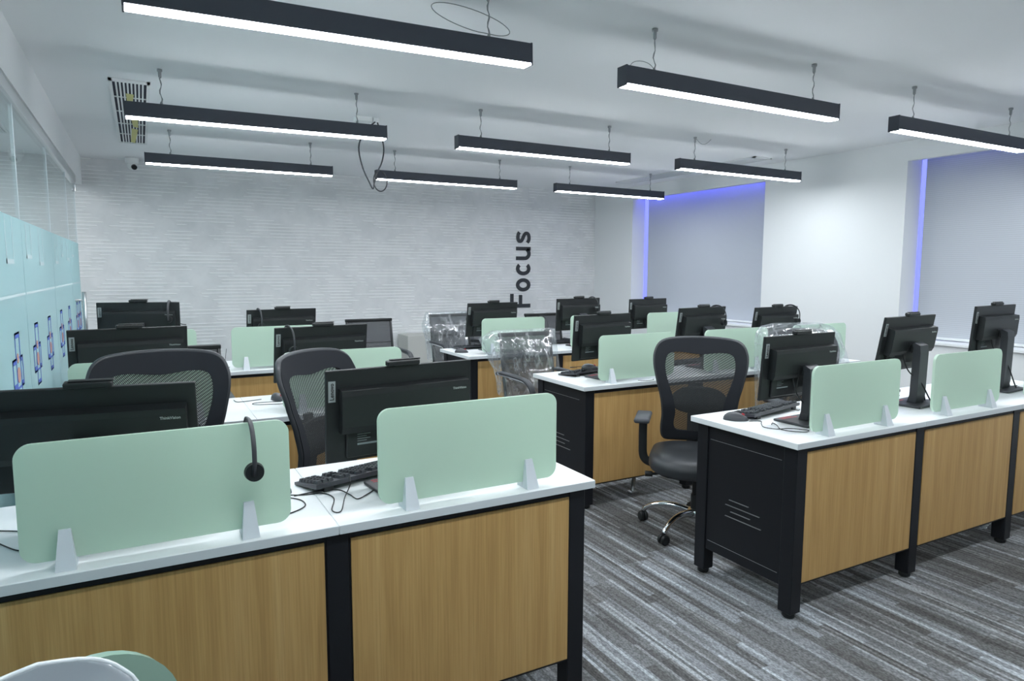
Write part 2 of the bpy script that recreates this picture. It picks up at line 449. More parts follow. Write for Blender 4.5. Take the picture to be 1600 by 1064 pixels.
# round speaker grille on the corridor wall seen through the glass
t = MB().lathe([(.0, 0), (.10, 0), (.11, -.012), (.105, -.02), (.0, -.024)], 28).build('ceiling_speaker', M['steel'], None, (-1.45, 5.3, ZC - .001), smooth=True)
tag(t, 'round grey ceiling speaker in the corridor behind the glass', 'speaker')

# ------------------------------------------------------------------ pendant lights
LW, LH, LL = .066, .086, 1.47
def light_proto():
    r = empty('linear_pendant_light')
    s = MB()
    s.rbox(-LL / 2, LL / 2, -LW / 2, LW / 2, .0075, LH, .001, 1)
    s.build('housing', M['fixture'], r)
    for sx in (-1, 1):
        MB().box(min(sx * LL / 2, sx * (LL / 2 + .006)), max(sx * LL / 2, sx * (LL / 2 + .006)), -LW / 2 - .001, LW / 2 + .001, -.0015, LH + .002).build('end_cap', M['fixture'], r)
    MB().rbox(-LL / 2 + .001, LL / 2 - .001, -LW / 2 + .003, LW / 2 - .003, 0, .0072, .002, 2).build('diffuser', M['led'], r)
    for sx in (-1, 1):
        x = sx * .555; g = ZC - 2.259
        mnt = MB().lathe([(.014, g - .001), (.014, g - .012), (.009, g - .016), (.008, g - .042), (.004, g - .05)], 14).build('ceiling_mount', M['steel'], r, (x, 0, 0), smooth=True)
        pts = [(x + .004 * math.sin(k * 1.3 + sx), .003 * math.cos(k * 1.7), LH + (g - .05 - LH) * k / 9) for k in range(10)]
        MB().tube(pts, .0022, 6).tube([(p[0] + .004 * math.sin(i), p[1], p[2]) for i, p in enumerate(pts)], .0015, 5).lathe([(.009, LH), (.007, LH + .012), (.003, LH + .02)], 10, Matrix.Translation((x, 0, 0))).build('suspension_wire', M['wire'], r)
    return r
L0 = light_proto()
rows_w = {0: 'first', 1: 'second', 2: 'third'}
col_w = {0: 'over the glass wall side desks', 1: 'over the aisle', 2: 'over the window side desks'}
fx = [(0, 0, .726, 2.545, .018), (0, 1, 2.695, 2.545, 0), (0, 2, 4.72, 2.545, 0),
      (1, 0, .70, 4.362, .010), (1, 1, 2.684, 4.362, 0), (1, 2, 4.68, 4.362, -.004),
      (2, 0, .806, 6.21, 0), (2, 1, 2.69, 6.21, 0), (2, 2, 4.65, 6.21, -.004)]
first = True
LAMP = {}
for ri, ci, x, y, ti in fx:
    o = L0 if first else dup(L0, (0, 0, 0)); first = False
    o.location = (x, y, 2.259); o.rotation_euler = (0, -ti * 1.1, 0)
    LAMP[ri, ci] = o
    tag(o, 'black linear pendant lamp %s, %s row' % (col_w[ci], rows_w[ri]), 'pendant light', 'black linear pendant lamps')
# unseen lamps of the same kind, added to light the front desks
for x in (.72, 2.69, 4.7):
    for y, w_ in ((.72, 'just above the camera'),):
        o = dup(L0, (x, y, 2.259))
        tag(o, 'added black linear pendant lamp %s, %s' % ({.72: col_w[0], 2.69: col_w[1], 4.7: col_w[2]}[x], w_), 'pendant light', 'black linear pendant lamps')

for (ri, ci), o in LAMP.items():
    if (ri, ci) == (0, 0):
        pts = [(.48 + .0 + .17 * math.cos(a) * 1.0, .0 + .05 * math.sin(a), LH + .065 + .062 * math.sin(a) - .018 * math.cos(a)) for a in [i * 2 * PI / 40 - 1.4 for i in range(41)]]
        pts = [p if p[2] > LH + .003 else (p[0], p[1], LH + .003) for p in pts]
        MB().tube(pts, .0018, 6).build('spare_wire', M['wire'], o, smooth=True)
    if (ri, ci) == (0, 1):
        pts = [(-.555 - .14 * (1 - math.cos(a)) / 2, 0, LH + .004 + .035 * math.sin(a)) for a in [i * PI / 14 for i in range(15)]]
        MB().tube(pts, .0015, 5).build('spare_wire', M['wire'], o, smooth=True)
    if (ri, ci) == (1, 2):
        pts = [(-.555 + .18 * k / 14, 0, ZC - 2.259 - .004 - .05 * math.sin(PI * k / 14)) for k in range(15)]
        MB().tube(pts, .0018, 5).build('spare_wire', M['wire'], o, smooth=True)
# ceiling grilles, junction box, camera, hanging cable
def grille(x0, x1, y0, y1, n, label):
    r = empty('ceiling_vent', ((x0 + x1) / 2, (y0 + y1) / 2, ZC - .001)); hx, hy = (x1 - x0) / 2, (y1 - y0) / 2
    MB().box(-hx + .016, hx - .016, -hy + .03, hy - .03, -.003, -.001).build('duct', M['slot'], r)
    f = MB(); f.box(-hx, hx, -hy, -hy + .035, -.012, 0); f.box(-hx, hx, hy - .035, hy, -.012, 0); f.box(-hx, -hx + .018, -hy, hy, -.012, 0); f.box(hx - .018, hx, -hy, hy, -.012, 0)
    f.build('frame', M['white_plastic'], r)
    s = MB(); p = (2 * hx - .036) / n
    for k in range(1, n): s.box(-hx + .018 + k * p - p * .24, -hx + .018 + k * p + p * .24, -hy + .03, hy - .03, -.011, -.0035)
    for k in range(1, 5): s.box(-hx + .016, hx - .016, -hy + k * 2 * hy / 5 - .006, -hy + k * 2 * hy / 5 + .006, -.0095, -.0035)
    s.build('slats', M['white_plastic'], r)
    tag(r, label, 'ceiling vent')
grille(-.118, .100, 4.71, 6.98, 9, 'long slatted white ceiling vent with yellow tape near the glass wall')
grille(5.305, 5.54, 4.78, 7.0, 9, 'long slatted white ceiling vent near the window side wall')
for y0, y1, x, rot, lb in ((5.02, 5.24, -.012, 0.02, 'yellow tape scrap on the ceiling vent, the one towards the lamps'), (5.80, 6.16, .012, -.02, 'yellow tape strip on the ceiling vent, middle of three'), (6.22, 6.9, .0, .03, 'longest yellow tape strip on the ceiling vent, by the back wall')):
    h = (y1 - y0) / 2; w_ = .022
    o = MB().add([(-w_, -h, 0), (w_, -h * .9, 0), (w_ * .8, h, -.001), (-w_ * .7, h * .92, 0), (-w_, -h, -.0012), (w_, -h * .9, -.0012), (w_ * .8, h, -.0022), (-w_ * .7, h * .92, -.0012)], [(0, 1, 2, 3), (7, 6, 5, 4), (0, 4, 5, 1), (1, 5, 6, 2), (2, 6, 7, 3), (3, 7, 4, 0)]).build('tape_strip', M['yellow'], None, (x, (y0 + y1) / 2, ZC - .0135))
    o.rotation_euler = (0, 0, rot); tag(o, lb, 'tape', 'yellow tape strips on the vent')
r = empty('dome_camera', (-.03, 7.93, ZC - .001)); tag(r, 'white dome security camera on the ceiling by the back wall', 'security camera')
MB().lathe([(.0, 0), (.062, 0), (.064, -.012), (.060, -.05), (.052, -.06), (0, -.06)], 28).build('base', M['white_plastic'], r, smooth=True)
bm = bmesh.new(); bmesh.ops.create_uvsphere(bm, u_segments=24, v_segments=14, radius=.046)
MB().bm(bm, Matrix.Translation((0, -.008, -.072))).build('ball', M['white_plastic'], r, smooth=True)
MB().cyl((.012, -.030, -.086), (.021, -.056, -.100), .027, .025, 20).build('lens', M['lens'], r, auto=40)
r = empty('junction_box', (1.52, 5.0, ZC - .001)); tag(r, 'small white junction box on the ceiling above the hanging black cable', 'junction box')
MB().rbox(-.10, .02, -.05, .05, -.035, 0, .006).build('body', M['white_plastic'], r)
MB().rbox(.03, .075, -.03, .03, -.05, 0, .004).build('conduit', M['white_plastic'], r)
pts = [(1.55, 4.93, 2.50), (1.47, 4.93, 2.42), (1.425, 4.93, 2.31), (1.45, 4.93, 2.17), (1.50, 4.93, 2.06), (1.525, 4.93, 2.02), (1.535, 4.93, 2.06), (1.56, 4.93, 2.14), (1.60, 4.94, 2.22), (1.615, 4.94, 2.32), (1.595, 4.94, 2.42), (1.57, 4.94, 2.50)]
pts2 = [(1.59 + .052 * math.cos(a), 4.955, 2.082 + .075 * math.sin(a)) for a in [i * 2 * PI / 26 + 2.2 for i in range(25)]]
r = MB().tube(smooth_path(pts, 5), .0055, 8).tube(pts2, .0045, 8).build('hanging_cable', M['plastic2'], None, smooth=True)
tag(r, 'looped dark cable hanging from the ceiling between two pendant lamps', 'cable')

# ------------------------------------------------------------------ wall sign: upright word read from the bottom up
def ribbon(pts, w, closed=False):
    P = [V((p[0], p[1])) for p in pts]; n = len(P); a = []; b_ = []
    for i in range(n):
        d = (P[(i + 1) % n] - P[i - 1]) if closed else (P[min(i + 1, n - 1)] - P[max(i - 1, 0)])
        d.normalize(); q = V((-d.y, d.x)) * (w / 2); a.append(P[i] + q); b_.append(P[i] - q)
    m = MB(); t = .012
    vs = [(p.x, p.y, z) for z in (0, t) for p in a] + [(p.x, p.y, z) for z in (0, t) for p in b_]
    fs = []
    for i in range(n if closed else n - 1):
        j = (i + 1) % n
        fs += [(i, j, 2 * n + j, 2 * n + i), (n + i, 3 * n + i, 3 * n + j, n + j), (i, n + i, n + j, j), (2 * n + i, 2 * n + j, 3 * n + j, 3 * n + i)]
    if not closed: fs += [(0, 2 * n, 3 * n, n), (n - 1, 2 * n - 1, 4 * n - 1, 3 * n - 1)]
    return m.add(vs, fs)
sg = empty('wall_lettering', (4.735, YB - .0135, .915)); tag(sg, 'large black word Focus standing upright on the textured back wall', 'wall sign')
TW = .050
# local text plane: u along the word, v letter height; text is turned so that u runs up the wall and v points to -X
def letter(mb, u0):
    mt = Matrix(((0, -1, 0, 0), (0, 0, 1, 0), (1, 0, 0, 0), (0, 0, 0, 1))) @ Matrix.Translation((u0, 0, 0))
    m2 = MB(); m2.add(mb.v, mb.f, mt); m2.build('letter', M['letters'], sg)
f = MB(); f.box(0, TW, 0, .315, 0, .012); f.box(TW, .190, .265, .315, 0, .012); f.box(TW, .175, .130, .178, 0, .012)
letter(f, 0)
xh = .225
def arc(cx, cy, rx, ry, a0, a1, n=28): return [(cx + rx * math.cos(a0 + (a1 - a0) * k / n), cy + ry * math.sin(a0 + (a1 - a0) * k / n)) for k in range(n + 1)]
ro = xh / 2 - TW / 2
letter(ribbon(arc(0, xh / 2, ro - .022, ro, 0, 2 * PI, 36)[:-1], TW, True), .312)
letter(ribbon(arc(0, xh / 2, ro - .020, ro, .80, 2 * PI - .80), TW), .535)
u = [(-.066, xh), (-.066, .09)] + arc(-.002, .090, .064, .066, PI, 1.75 * PI, 16)[1:] + [(.06, .06)]
m = ribbon(u, TW); m.box(.040, .040 + TW, 0, xh, 0, .0118); letter(m, .742)
s_ = smooth_path([(.066, .176, 0), (.035, .194, 0), (-.012, .199, 0), (-.050, .184, 0), (-.052, .150, 0), (-.018, .124, 0), (.028, .102, 0), (.055, .074, 0), (.044, .038, 0), (.006, .025, 0), (-.036, .028, 0), (-.070, .050, 0)], 5)
letter(ribbon([(p.x, p.y) for p in s_], TW * .92), .962)

# ------------------------------------------------------------------ desks
YR = {1: 1.74, 2: 3.205, 3: 4.79}
D, T, HZ = .595, .026, .75
LX = [-.41, .43, 1.261]; RX_ = [2.232, 3.092, 3.935, 4.78]
loc = {
 'L1a': 'front row desk against the glass wall', 'L1b': 'front row desk on the glass side of the aisle',
 'L2a': 'second row desk against the glass wall', 'L2b': 'second row desk on the glass side of the aisle',
 'L3a': 'third row desk against the glass wall', 'L3b': 'third row desk on the glass side of the aisle',
 'R1a': 'front row desk on the window side of the aisle', 'R1b': 'middle desk of the front window-side row', 'R1c': 'front row desk at the window end',
 'R2a': 'second row desk on the window side of the aisle', 'R2b': 'middle desk of the second window-side row', 'R2c': 'second row desk at the window end',
 'R3a': 'third row desk on the window side of the aisle', 'R3b': 'middle desk of the third window-side row', 'R3c': 'third row desk at the window end'}
def leg(par, x, y, wx=.062, wy=.065):
    g = MB().rbox(-wx / 2, wx / 2, -wy / 2, wy / 2, .024, HZ - T - .001, .003, 1).build('leg', M['black'], par, (x, y, 0))
    MB().lathe([(.022, .0005), (.027, .006), (.027, .018), (.024, .0235)], 8).build('foot', M['plastic'], g, smooth=True)
def desk(key, x0, x1, y0, first_, last_):
    wd = x1 - x0
    r = empty('workstation_desk', (x0, y0, 0)); tag(r, 'white-topped %s with oak front' % loc[key], 'desk', 'white-topped workstation desks')
    tp = MB().rbox(.0006, wd - .0006, .0012, D, HZ - T, HZ, .0022, 2).build('desk_top', M['laminate'], r)
    MB().box(.0016, wd - .0016, 0, .0016, HZ - T + .0018, HZ - .0018).build('shaded_edge', M['shaded_edge'], tp)
    gl = .040 if first_ else .036; gr = .088 if last_ else .036
    if first_: gl = .088
    MB().box(gl, wd - gr, .022, .040, .152, .701).build('front_panel', M['oak'], r)
    f = MB(); a, b_ = gl - .004, wd - gr + .004
    f.box(a, b_, .026, .060, .7015, HZ - T - .001); f.box(a, b_, .026, .05, .143, .1515)
    f.box(a, gl - .0005, .026, .045, .1515, .7015); f.box(wd - gr + .0005, b_, .026, .045, .1515, .7015)
    MB().box(.095 if first_ else .035, wd - (.095 if last_ else .035), D - .06, D - .03, HZ - T - .05, HZ - T - .001).build('rear_beam', M['black'], r)
    f.build('frame_rail', M['black'], r)
    leg(r, .058 if first_ else .0, .054); leg(r, .058 if first_ else .0, D - .054)
    if last_: leg(r, wd - .056, .054); leg(r, wd - .056, D - .054)
    for on, xx in ((first_, .034), (last_, wd - .034 - .016)):
        if on:
            e = MB().box(xx, xx + .016, .0875, D - .0875, .13, HZ - T - .002).build('end_panel', M['black'], r)
            s = MB(); xo = xx - .0022 if xx < .3 else xx + .016
            s.box(xo, xo + .0022, .10, D - .10, .655, .6565); s.box(xo, xo + .0022, .10, D - .10, .175, .1765)
            s.build('panel_seam', M['steel'], e)
            l = MB()
            for k, (ya, yb) in enumerate(((.26, .37), (.20, .39), (.25, .36), (.19, .39))):
                z = .405 - k * .026
                l.box(xo - (.004 if xx < .3 else 0), xo + (.0022 if xx < .3 else .006), ya, yb, z, z + .002)
            l.build('louvre', M['steel'], e)  # light caught by the louvre lips is put into the paler steel
    if key in ('R1a', 'R2a'):
        bx = .20 if key == 'R1a' else .48
        MB().tube([(bx, .14, .008), (bx + .03, .16, .09), (bx + .06, .18, .20), (bx + .07, .2, HZ - T - .001)], .014, 8, ry=.006).rbox(bx - .022, bx + .03, .115, .165, .0005, .014, .004).build('brace', M['steel'], r)
    return r
for row in (1, 2, 3):
    for i, k in enumerate('ab'): desk('L%d%s' % (row, k), LX[i], LX[i + 1], YR[row], i == 0, i == 1)
    for i, k in enumerate('abc'): desk('R%d%s' % (row, k), RX_[i], RX_[i + 1], YR[row], i == 0, i == 2)

# ------------------------------------------------------------------ dividers
DW = .292
def div_proto():
    r = empty('desk_divider')
    MB().prism(rrect(-DW, DW, .018, .290, .034, 8), 1, -.006, .006).build('panel', M['frost'], r)
    for x in (-.205, .188):
        c = MB()
        for y0, y1, yt0, yt1 in ((-.040, -.0065, -.0125, -.0065), (.0065, .026, .0065, .0125)):
            c.add([(-.021, y0, .0005), (.021, y0, .0005), (.021, y1, .0005), (-.021, y1, .0005), (-.012, yt0, .088), (.012, yt0, .088), (.012, yt1, .088), (-.012, yt1, .088)],
                  [(0, 3, 2, 1), (4, 5, 6, 7), (0, 1, 5, 4), (1, 2, 6, 5), (2, 3, 7, 6), (3, 0, 4, 7)])
        c.box(-.021, .021, -.0065, .0065, .0005, .017)
        c.build('clip', M['clip'], r, (x, 0, 0))
    return r
D0 = div_proto(); first = True
DIVX = {'L1a': .025, 'L1b': .848, 'L2a': .01, 'L2b': .848, 'L3a': .005, 'L3b': .80, 'R1a': 2.665, 'R1b': 3.515, 'R1c': 4.36, 'R2a': 2.665, 'R2b': 3.515, 'R2c': 4.36, 'R3a': 2.665, 'R3b': 3.515, 'R3c': 4.36}
DIV = {}
for k, x in DIVX.items():
    o = D0 if first else dup(D0, (0, 0, 0)); first = False
    o.location = (x, YR[int(k[1])] + .056, HZ)
    tag(o, 'frosted green desk divider on the %s' % loc[k], 'desk divider', 'frosted green desk dividers'); DIV[k] = o

# ------------------------------------------------------------------ monitors (screen faces +Y, back towards the camera)
MW, MH = .498, .286
def monitor(key, cx, cy, cz, yaw, tilt, dz0=0):
    r = empty('computer_monitor', (cx, cy, HZ), yaw)
    tag(r, 'black computer monitor on the %s' % loc[key], 'monitor', 'black monitors on the desks')
    h = cz - HZ
    tl = Matrix.Translation((0, 0, h)) @ Matrix.Rotation(tilt, 4, 'X')       # top leans back towards -Y
    global mon_cache
    if not mon_cache:
        c = {}
        m_ = MB(); m_.rbox(-MW / 2, MW / 2, 0, .014, -MH / 2, MH / 2, .003, 2); c['screen_panel'] = (m_, M['plastic'])
        m_ = MB(); bt, bb = MH / 2 - .055, -MH / 2 + .095
        m_.prism([(0.0, bt), (-.034, bt - .004), (-.037, bt - .02), (-.037, bb + .02), (-.03, bb), (0, bb)], 0, -MW / 2 + .038, MW / 2 - .024)
        m_.rbox(-MW / 2 + .06, MW / 2 - .07, -.010, -.0002, -MH / 2 + .012, bb - .0005, .003, 1)
        c['rear_housing'] = (m_, M['plastic'])
        m_ = MB(); m_.rbox(-.055, .055, -.012, .014, MH / 2 + .0008, MH / 2 + .017, .004, 2); m_.rbox(-.045, .06, -.004, .010, MH / 2 + .017, MH / 2 + .021, .0018, 1); c['webcam'] = (m_, M['plastic'])
        m_ = MB(); m_.box(-MW / 2 + .007, -MW / 2 + .029, -.0012, -.0001, MH / 2 - .096, MH / 2 - .032); c['name_tag'] = (m_, M['badge'])
        m_ = MB()
        m_.box(-.155, -.080, -.0112, -.0102, -MH / 2 + .050, -MH / 2 + .0555)
        for q in range(4): m_.box(-.155, -.125 + .012 * (q % 2), -.0112, -.0102, -MH / 2 + .062 + q * .007, -MH / 2 + .0635 + q * .007)
        c['spec_label'] = (m_, M['sticker'])
        m_ = MB(); m_.rbox(-.030, .030, -.052, -.0375, -.036, .006, .004); m_.rbox(-.05, .045, -.0392, -.0372, -.09, .012, .0006, 1); c['hinge'] = (m_, M['plastic'])
        c2 = {}
        for n_, (mb, mt) in c.items():
            o = mb.build(n_, mt); c2[n_] = o.data; bpy.data.objects.remove(o)
        R90 = Matrix.Rotation(PI / 2, 4, 'X')      # text plane faces -Y
        t1 = text_mesh('Lenovo', .0175); t1.transform(Matrix.Translation((-MW / 2 + .018, -.0016, MH / 2 - .064)) @ R90 @ Matrix.Rotation(PI / 2, 4, 'Z')); t1.materials.append(M['ink'])
        t2 = text_mesh('ThinkVision', .0105); t2.transform(Matrix.Translation((MW / 2 - .062, -.0375, MH / 2 - .083)) @ R90); t2.materials.append(M['badge2'])
        c2['tag_lettering'] = t1; c2['maker_lettering'] = t2
        mon_cache = c2
    par = {}
    for n_ in ('screen_panel', 'rear_housing', 'webcam', 'name_tag', 'spec_label', 'hinge', 'tag_lettering', 'maker_lettering'):
        o = bpy.data.objects.new(n_, mon_cache[n_]); C.objects.link(o); par[n_] = o
        if n_ == 'tag_lettering': o.parent = par['name_tag']
        elif n_ == 'maker_lettering': o.parent = par['rear_housing']
        else: o.parent = r; o.matrix_local = tl
    # stand: plate, column
    yc = -.075 - math.sin(tilt) * .0
    st = MB().rbox(-.125, .115, -.145, .030, .0008, .012, .004, 2).build('stand_base', M['plastic2'], r)
    MB().box(-.105, .0, -.004, .001, .0122, .0128).box(-.105, -.02, .012, .017, .0122, .0128).build('red_stripe', M['red'], st)
    top = h - .010
    cl = MB()
    cl.prism([(-.082, .012), (-.040, .012), (-.050, .05), (-.056, top - .01), (-.050, top + .012), (-.060, top + .02), (-.088, top + .006), (-.092, top - .03), (-.088, .05)], 0, -.042, .042)
    cl.build('stand_column', M['plastic2'], r)
    cb = MB(); zb = h - MH / 2 + .075
    cb.tube(smooth_path([(-.06, -.014, zb + .02), (-.062, -.03, zb - .03), (-.05, -.05, zb - .075), (-.01, -.085, max(.03, zb - .12)), (.06, -.11, .016), (.13, -.10, .0085)], 6), .0035, 7)
    cb.tube(smooth_path([(.062, -.014, zb + .02), (.064, -.03, zb - .02), (.06, -.05, zb - .06), (.075, -.07, .03), (.12, -.06, .0085), (.17, -.075, .0085)], 6), .0035, 7)
    cb.build('power_cable', M['plastic'], r, smooth=True)
    return r
mon_cache = None
MON = {
 'L1a': (-.128, 2.06, .983, -8.5, 13), 'L1b': (.713, 2.034, .983, 5.4, 3), 'R1a': (2.609, 2.05, .999, 2.8, 4), 'R1b': (3.444, 2.065, 1.058, 5.1, 9), 'R1c': (4.32, 2.087, 1.09, 4.3, 4),
 'L2a': (-.063, 3.684 - .02, 1.007, 6.1, 5.7), 'L2b': (.815, 3.568, .993, 8.4, 7.7), 'R2a': (2.572, 3.50, 1.006, 9.1, 4), 'R2b': (3.471, 3.554, 1.028, 6.8, 7.4), 'R2c': (4.202, 3.535, 1.015, 3.6, 8),
 'L3a': (-.027, 5.15, 1.063, -12, 0), 'L3b': (.89, 5.15, .997, 6.1, 7.4), 'R3a': (2.616, 5.14, 1.009, 5, 8), 'R3b': (3.461, 5.08, 1.033, 5.4, 2.3), 'R3c': (4.284, 5.1, 1.014, 6, 2)}
for k, (x, y, z, a, t) in MON.items(): monitor(k, x, y, z, math.radians(a), math.radians(t))

# ------------------------------------------------------------------ keyboards, mice, loose cables
def kb_proto():
    r = empty('keyboard')
    KW, KD = .43, .135
    # user side is +Y (low), rear edge -Y raised on feet
    b = MB(); b.prism([(KD / 2, .002), (KD / 2, .010), (-KD / 2, .030), (-KD / 2, .016)], 0, -KW / 2, KW / 2)
    b.build('body', M['device'], r)
    for x in (-.17, .17): MB().box(x - .016, x + .016, -KD / 2 + .004, -KD / 2 + .014, .0006, .017).build('foot', M['plastic'], r)
    kk = MB(); sl = math.atan2(.02, KD); mt = Matrix.Translation((0, 0, .0205)) @ Matrix.Rotation(-sl, 4, 'X')
    def key(x, y, w_, d_=.015):
        kk.add([(x - w_ / 2, y - d_ / 2, 0), (x + w_ / 2, y - d_ / 2, 0), (x + w_ / 2, y + d_ / 2, 0), (x - w_ / 2, y + d_ / 2, 0),
                (x - w_ / 2 + .002, y - d_ / 2 + .002, .009), (x + w_ / 2 - .002, y - d_ / 2 + .002, .009), (x + w_ / 2 - .002, y + d_ / 2 - .002, .009), (x - w_ / 2 + .002, y + d_ / 2 - .002, .009)],
               [(4, 5, 6, 7), (0, 1, 5, 4), (1, 2, 6, 5), (2, 3, 7, 6), (3, 0, 4, 7)], mt)
    for row in range(6):
        y = -.050 + row * .0195
        for col in range(21):
            x = .198 - col * .0198       # mirrored: typist sits at +Y
            if col in (15, 17): 
                if row in (0,): pass
            if row == 0 and col in (1, 6, 11): continue
            if col == 14 or col == 17: continue
            if row == 5 and 3 <= col <= 8:
                if col == 3: key(x - .05, y, .115)
                continue
            if row in (3,) and 15 <= col <= 16: continue
            key(x, y, .0172)
    kk.build('keys', M['keycap'], r)
    MB().tube(smooth_path([(.12, -KD / 2 - .001, .018), (.135, -.082, .006), (.155, -.092, .003), (.18, -.085, .003)], 5), .0018, 6).build('cable', M['plastic'], r)
    return r
K0 = kb_proto(); first = True
KB = {'R1a': (2.603, 2.225, .22), 'L1b': (.618, 2.145, .30), 'R1b': (3.42, 2.26, .02), 'R2a': (2.57, 3.66, .28), 'R2b': (3.50, 3.715, .05), 'R3a': (2.55, 5.30, .03), 'R3b': (3.44, 5.305, .03), 'L2b': (.90, 3.71, .05)}
for k, (x, y, a) in KB.items():
    o = K0 if first else dup(K0, (0, 0, 0)); first = False
    o.location = (x, y, HZ); o.rotation_euler = (0, 0, a)
    tag(o, 'black keyboard on the %s' % loc[k], 'keyboard', 'black keyboards on the desks')
def mouse_proto():
    r = empty('computer_mouse')
    bm = bmesh.new(); bmesh.ops.create_uvsphere(bm, u_segments=22, v_segments=12, radius=1)
    for q in bm.verts:
        x, y, z = q.co
        q.co = V((.030 * x * (1 - .12 * abs(y)), .056 * y, max(-.001, .034 * z * (1 - .25 * y) if z > 0 else -.001) + .0018))
    MB().bm(bm).build('body', M['device'], r, smooth=True)
    MB().cyl((-.003, .030, .026), (.003, .030, .026), .007, seg=14).build('scroll_wheel', M['red'], r)
    return r
P0 = mouse_proto(); first = True
MICE = {'R1a': (2.345, 2.165, -2.35, HZ), 'L1b': (.335, 2.11, -2.6, HZ), 'L2b': (.595, 3.63, -2.8, HZ), 'R2a': (2.52, 3.56, -2.3, HZ + .040), 'R3a': (2.285, 5.05, -2.0, HZ), 'R2b': (3.235, 3.67, -2.2, HZ), 'L1a': (-.245, 2.22, -2.4, HZ)}
for k, (x, y, a, z) in MICE.items():
    o = P0 if first else dup(P0, (0, 0, 0)); first = False
    o.location = (x, y, z + .0006); o.rotation_euler = (0, 0, a)
    tag(o, 'black computer mouse on the %s' % loc[k] if k != 'R2a' else 'black mouse resting on a keyboard, second row beside the aisle', 'mouse', 'computer mice on the desks')
def lead(pts, label, r=.0017, m=None):
    o = MB().tube(smooth_path([(p[0], p[1], (p[2] if len(p) > 2 else 0) + HZ + r + .0006) for p in pts], 7), r, 6).build('cable', m or M['plastic'], None, smooth=True)
    tag(o, label, 'cable')
lead([(2.375, 2.115), (2.42, 2.09), (2.38, 2.05), (2.34, 2.00), (2.36, 1.95), (2.42, 1.93), (2.46, 1.87), (2.41, 1.86), (2.37, 1.93), (2.42, 2.0), (2.44, 2.04), (2.41, 2.02)], 'thin black mouse lead looping on the front row desk across the aisle, window side')
lead([(.36, 2.05), (.40, 2.03), (.45, 2.02), (.47, 1.96), (.44, 1.86), (.46, 1.84), (.50, 1.95), (.53, 2.0, .02), (.54, 2.04, .034)], 'thin black lead bent over the seam between the two front row desks')
lead([(.34, 2.04), (.38, 1.99), (.38, 1.93), (.33, 1.89), (.28, 1.885)], 'thin black lead curling beside the divider with the headset')
lead([(.37, 2.035), (.44, 2.045), (.50, 2.03), (.52, 1.97), (.53, 1.92), (.57, 1.95), (.60, 1.98)], 'thin black lead zigzagging in front of the front row keyboard, glass side')
lead([(.39, 3.72), (.40, 3.66), (.45, 3.66), (.52, 3.68)], 'thin lead at the back edge of the second row desks, glass side')
lead([(.60, 3.57), (.54, 3.585), (.48, 3.59), (.46, 3.565), (.49, 3.535), (.56, 3.515), (.62, 3.50)], 'oval loop of thin black lead on the second row desk, glass side')
lead([(-.38, 2.13), (-.33, 2.10), (-.29, 2.08), (-.25, 2.10)], 'thin black lead beside the glass wall on the front row desk')
lead([(-.36, 2.05), (-.30, 1.95), (-.27, 1.93), (-.235, 1.90)], 'thin bent lead beside the large front divider and glass wall')
lead([(2.46, 3.62, .045), (2.44, 3.67, .04), (2.50, 3.72, .035), (2.58, 3.68, .036)], 'thin mouse lead arching over the second row keyboard by the aisle')
lead([(2.66, 3.245), (2.70, 3.215), (2.76, 3.22), (2.78, 3.245)], 'short loop of lead under the second row divider by the aisle')
lead([(2.42, 4.84), (2.42, 4.81), (2.46, 4.80), (2.49, 4.82), (2.49, 4.85)], 'short loop of lead under the third row divider by the aisle')
lead([(.50, 5.10, .12), (.49, 5.08, .06), (.48, 5.06, .003), (.51, 5.02)], 'thin lead rising at the edge of the third row divider, glass side')

# ------------------------------------------------------------------ headsets (band over an edge, cups hang either side)
def head_proto():
    r = empty('headset')
    pts = []
    for k in range(25):
        a = PI * k / 24
        pts.append((0, -.078 * math.cos(a), .075 * math.sin(a) - .075))
    pts = [(0, -.074, -.128), (0, -.078, -.10)] + pts + [(0, .078, -.10), (0, .074, -.128)]
    MB().tube(pts, .0085, 8, ry=.0035).build('headband', M['plastic2'], r, smooth=True)
    for s in (-1, 1):
        c = MB().cyl((0, s * .075, -.120), (0, s * .062, -.120), .022, .024, 26).build('ear_cup', M['plastic'], r, auto=40)
        MB().cyl((0, s * .0615, -.120), (0, s * .050, -.120), .024, .021, 26).build('ear_cushion', M['foam'], c, auto=40)
    MB().tube(smooth_path([(0, .080, -.12), (.03, .08, -.15), (.06, .080, -.165), (.085, .078, -.168)], 5), .0025, 7).build('microphone_boom', M['plastic'], r)
    return r
H0 = head_proto(); first = True
HS = [((.222, 1.796, 1.0488), 0.0, 'black headset hung over the frosted divider beside the glass wall, front row'),
      ((.158, 5.108, 1.2145), -.2, 'black headset on the third row monitor against the glass wall'),
      ((.726, 5.114, 1.148), .1, 'black headset on the third row monitor on the glass side of the aisle'),
      ((.640, 3.522, 1.1435), .15, 'black headset on the second row monitor on the glass side of the aisle'),
      ((2.93, 4.846, 1.048), .2, 'black headset hung over the third row divider by the aisle, window side'),
      ((3.62, 5.087, 1.185), .12, 'black headset on the middle monitor of the third window-side row'),
      ((3.615, 3.548, 1.1795), .12, 'black headset on the middle monitor of the second window-side row'),
      ((4.36, 3.523, 1.168), .12, 'black headset on the second row monitor at the window end')]
for p, a, lb in HS:
    o = H0 if first else dup(H0, (0, 0, 0)); first = False
    o.location = p; o.rotation_euler = (0, 0, a); tag(o, lb, 'headset', 'black headsets hung on monitors and dividers')

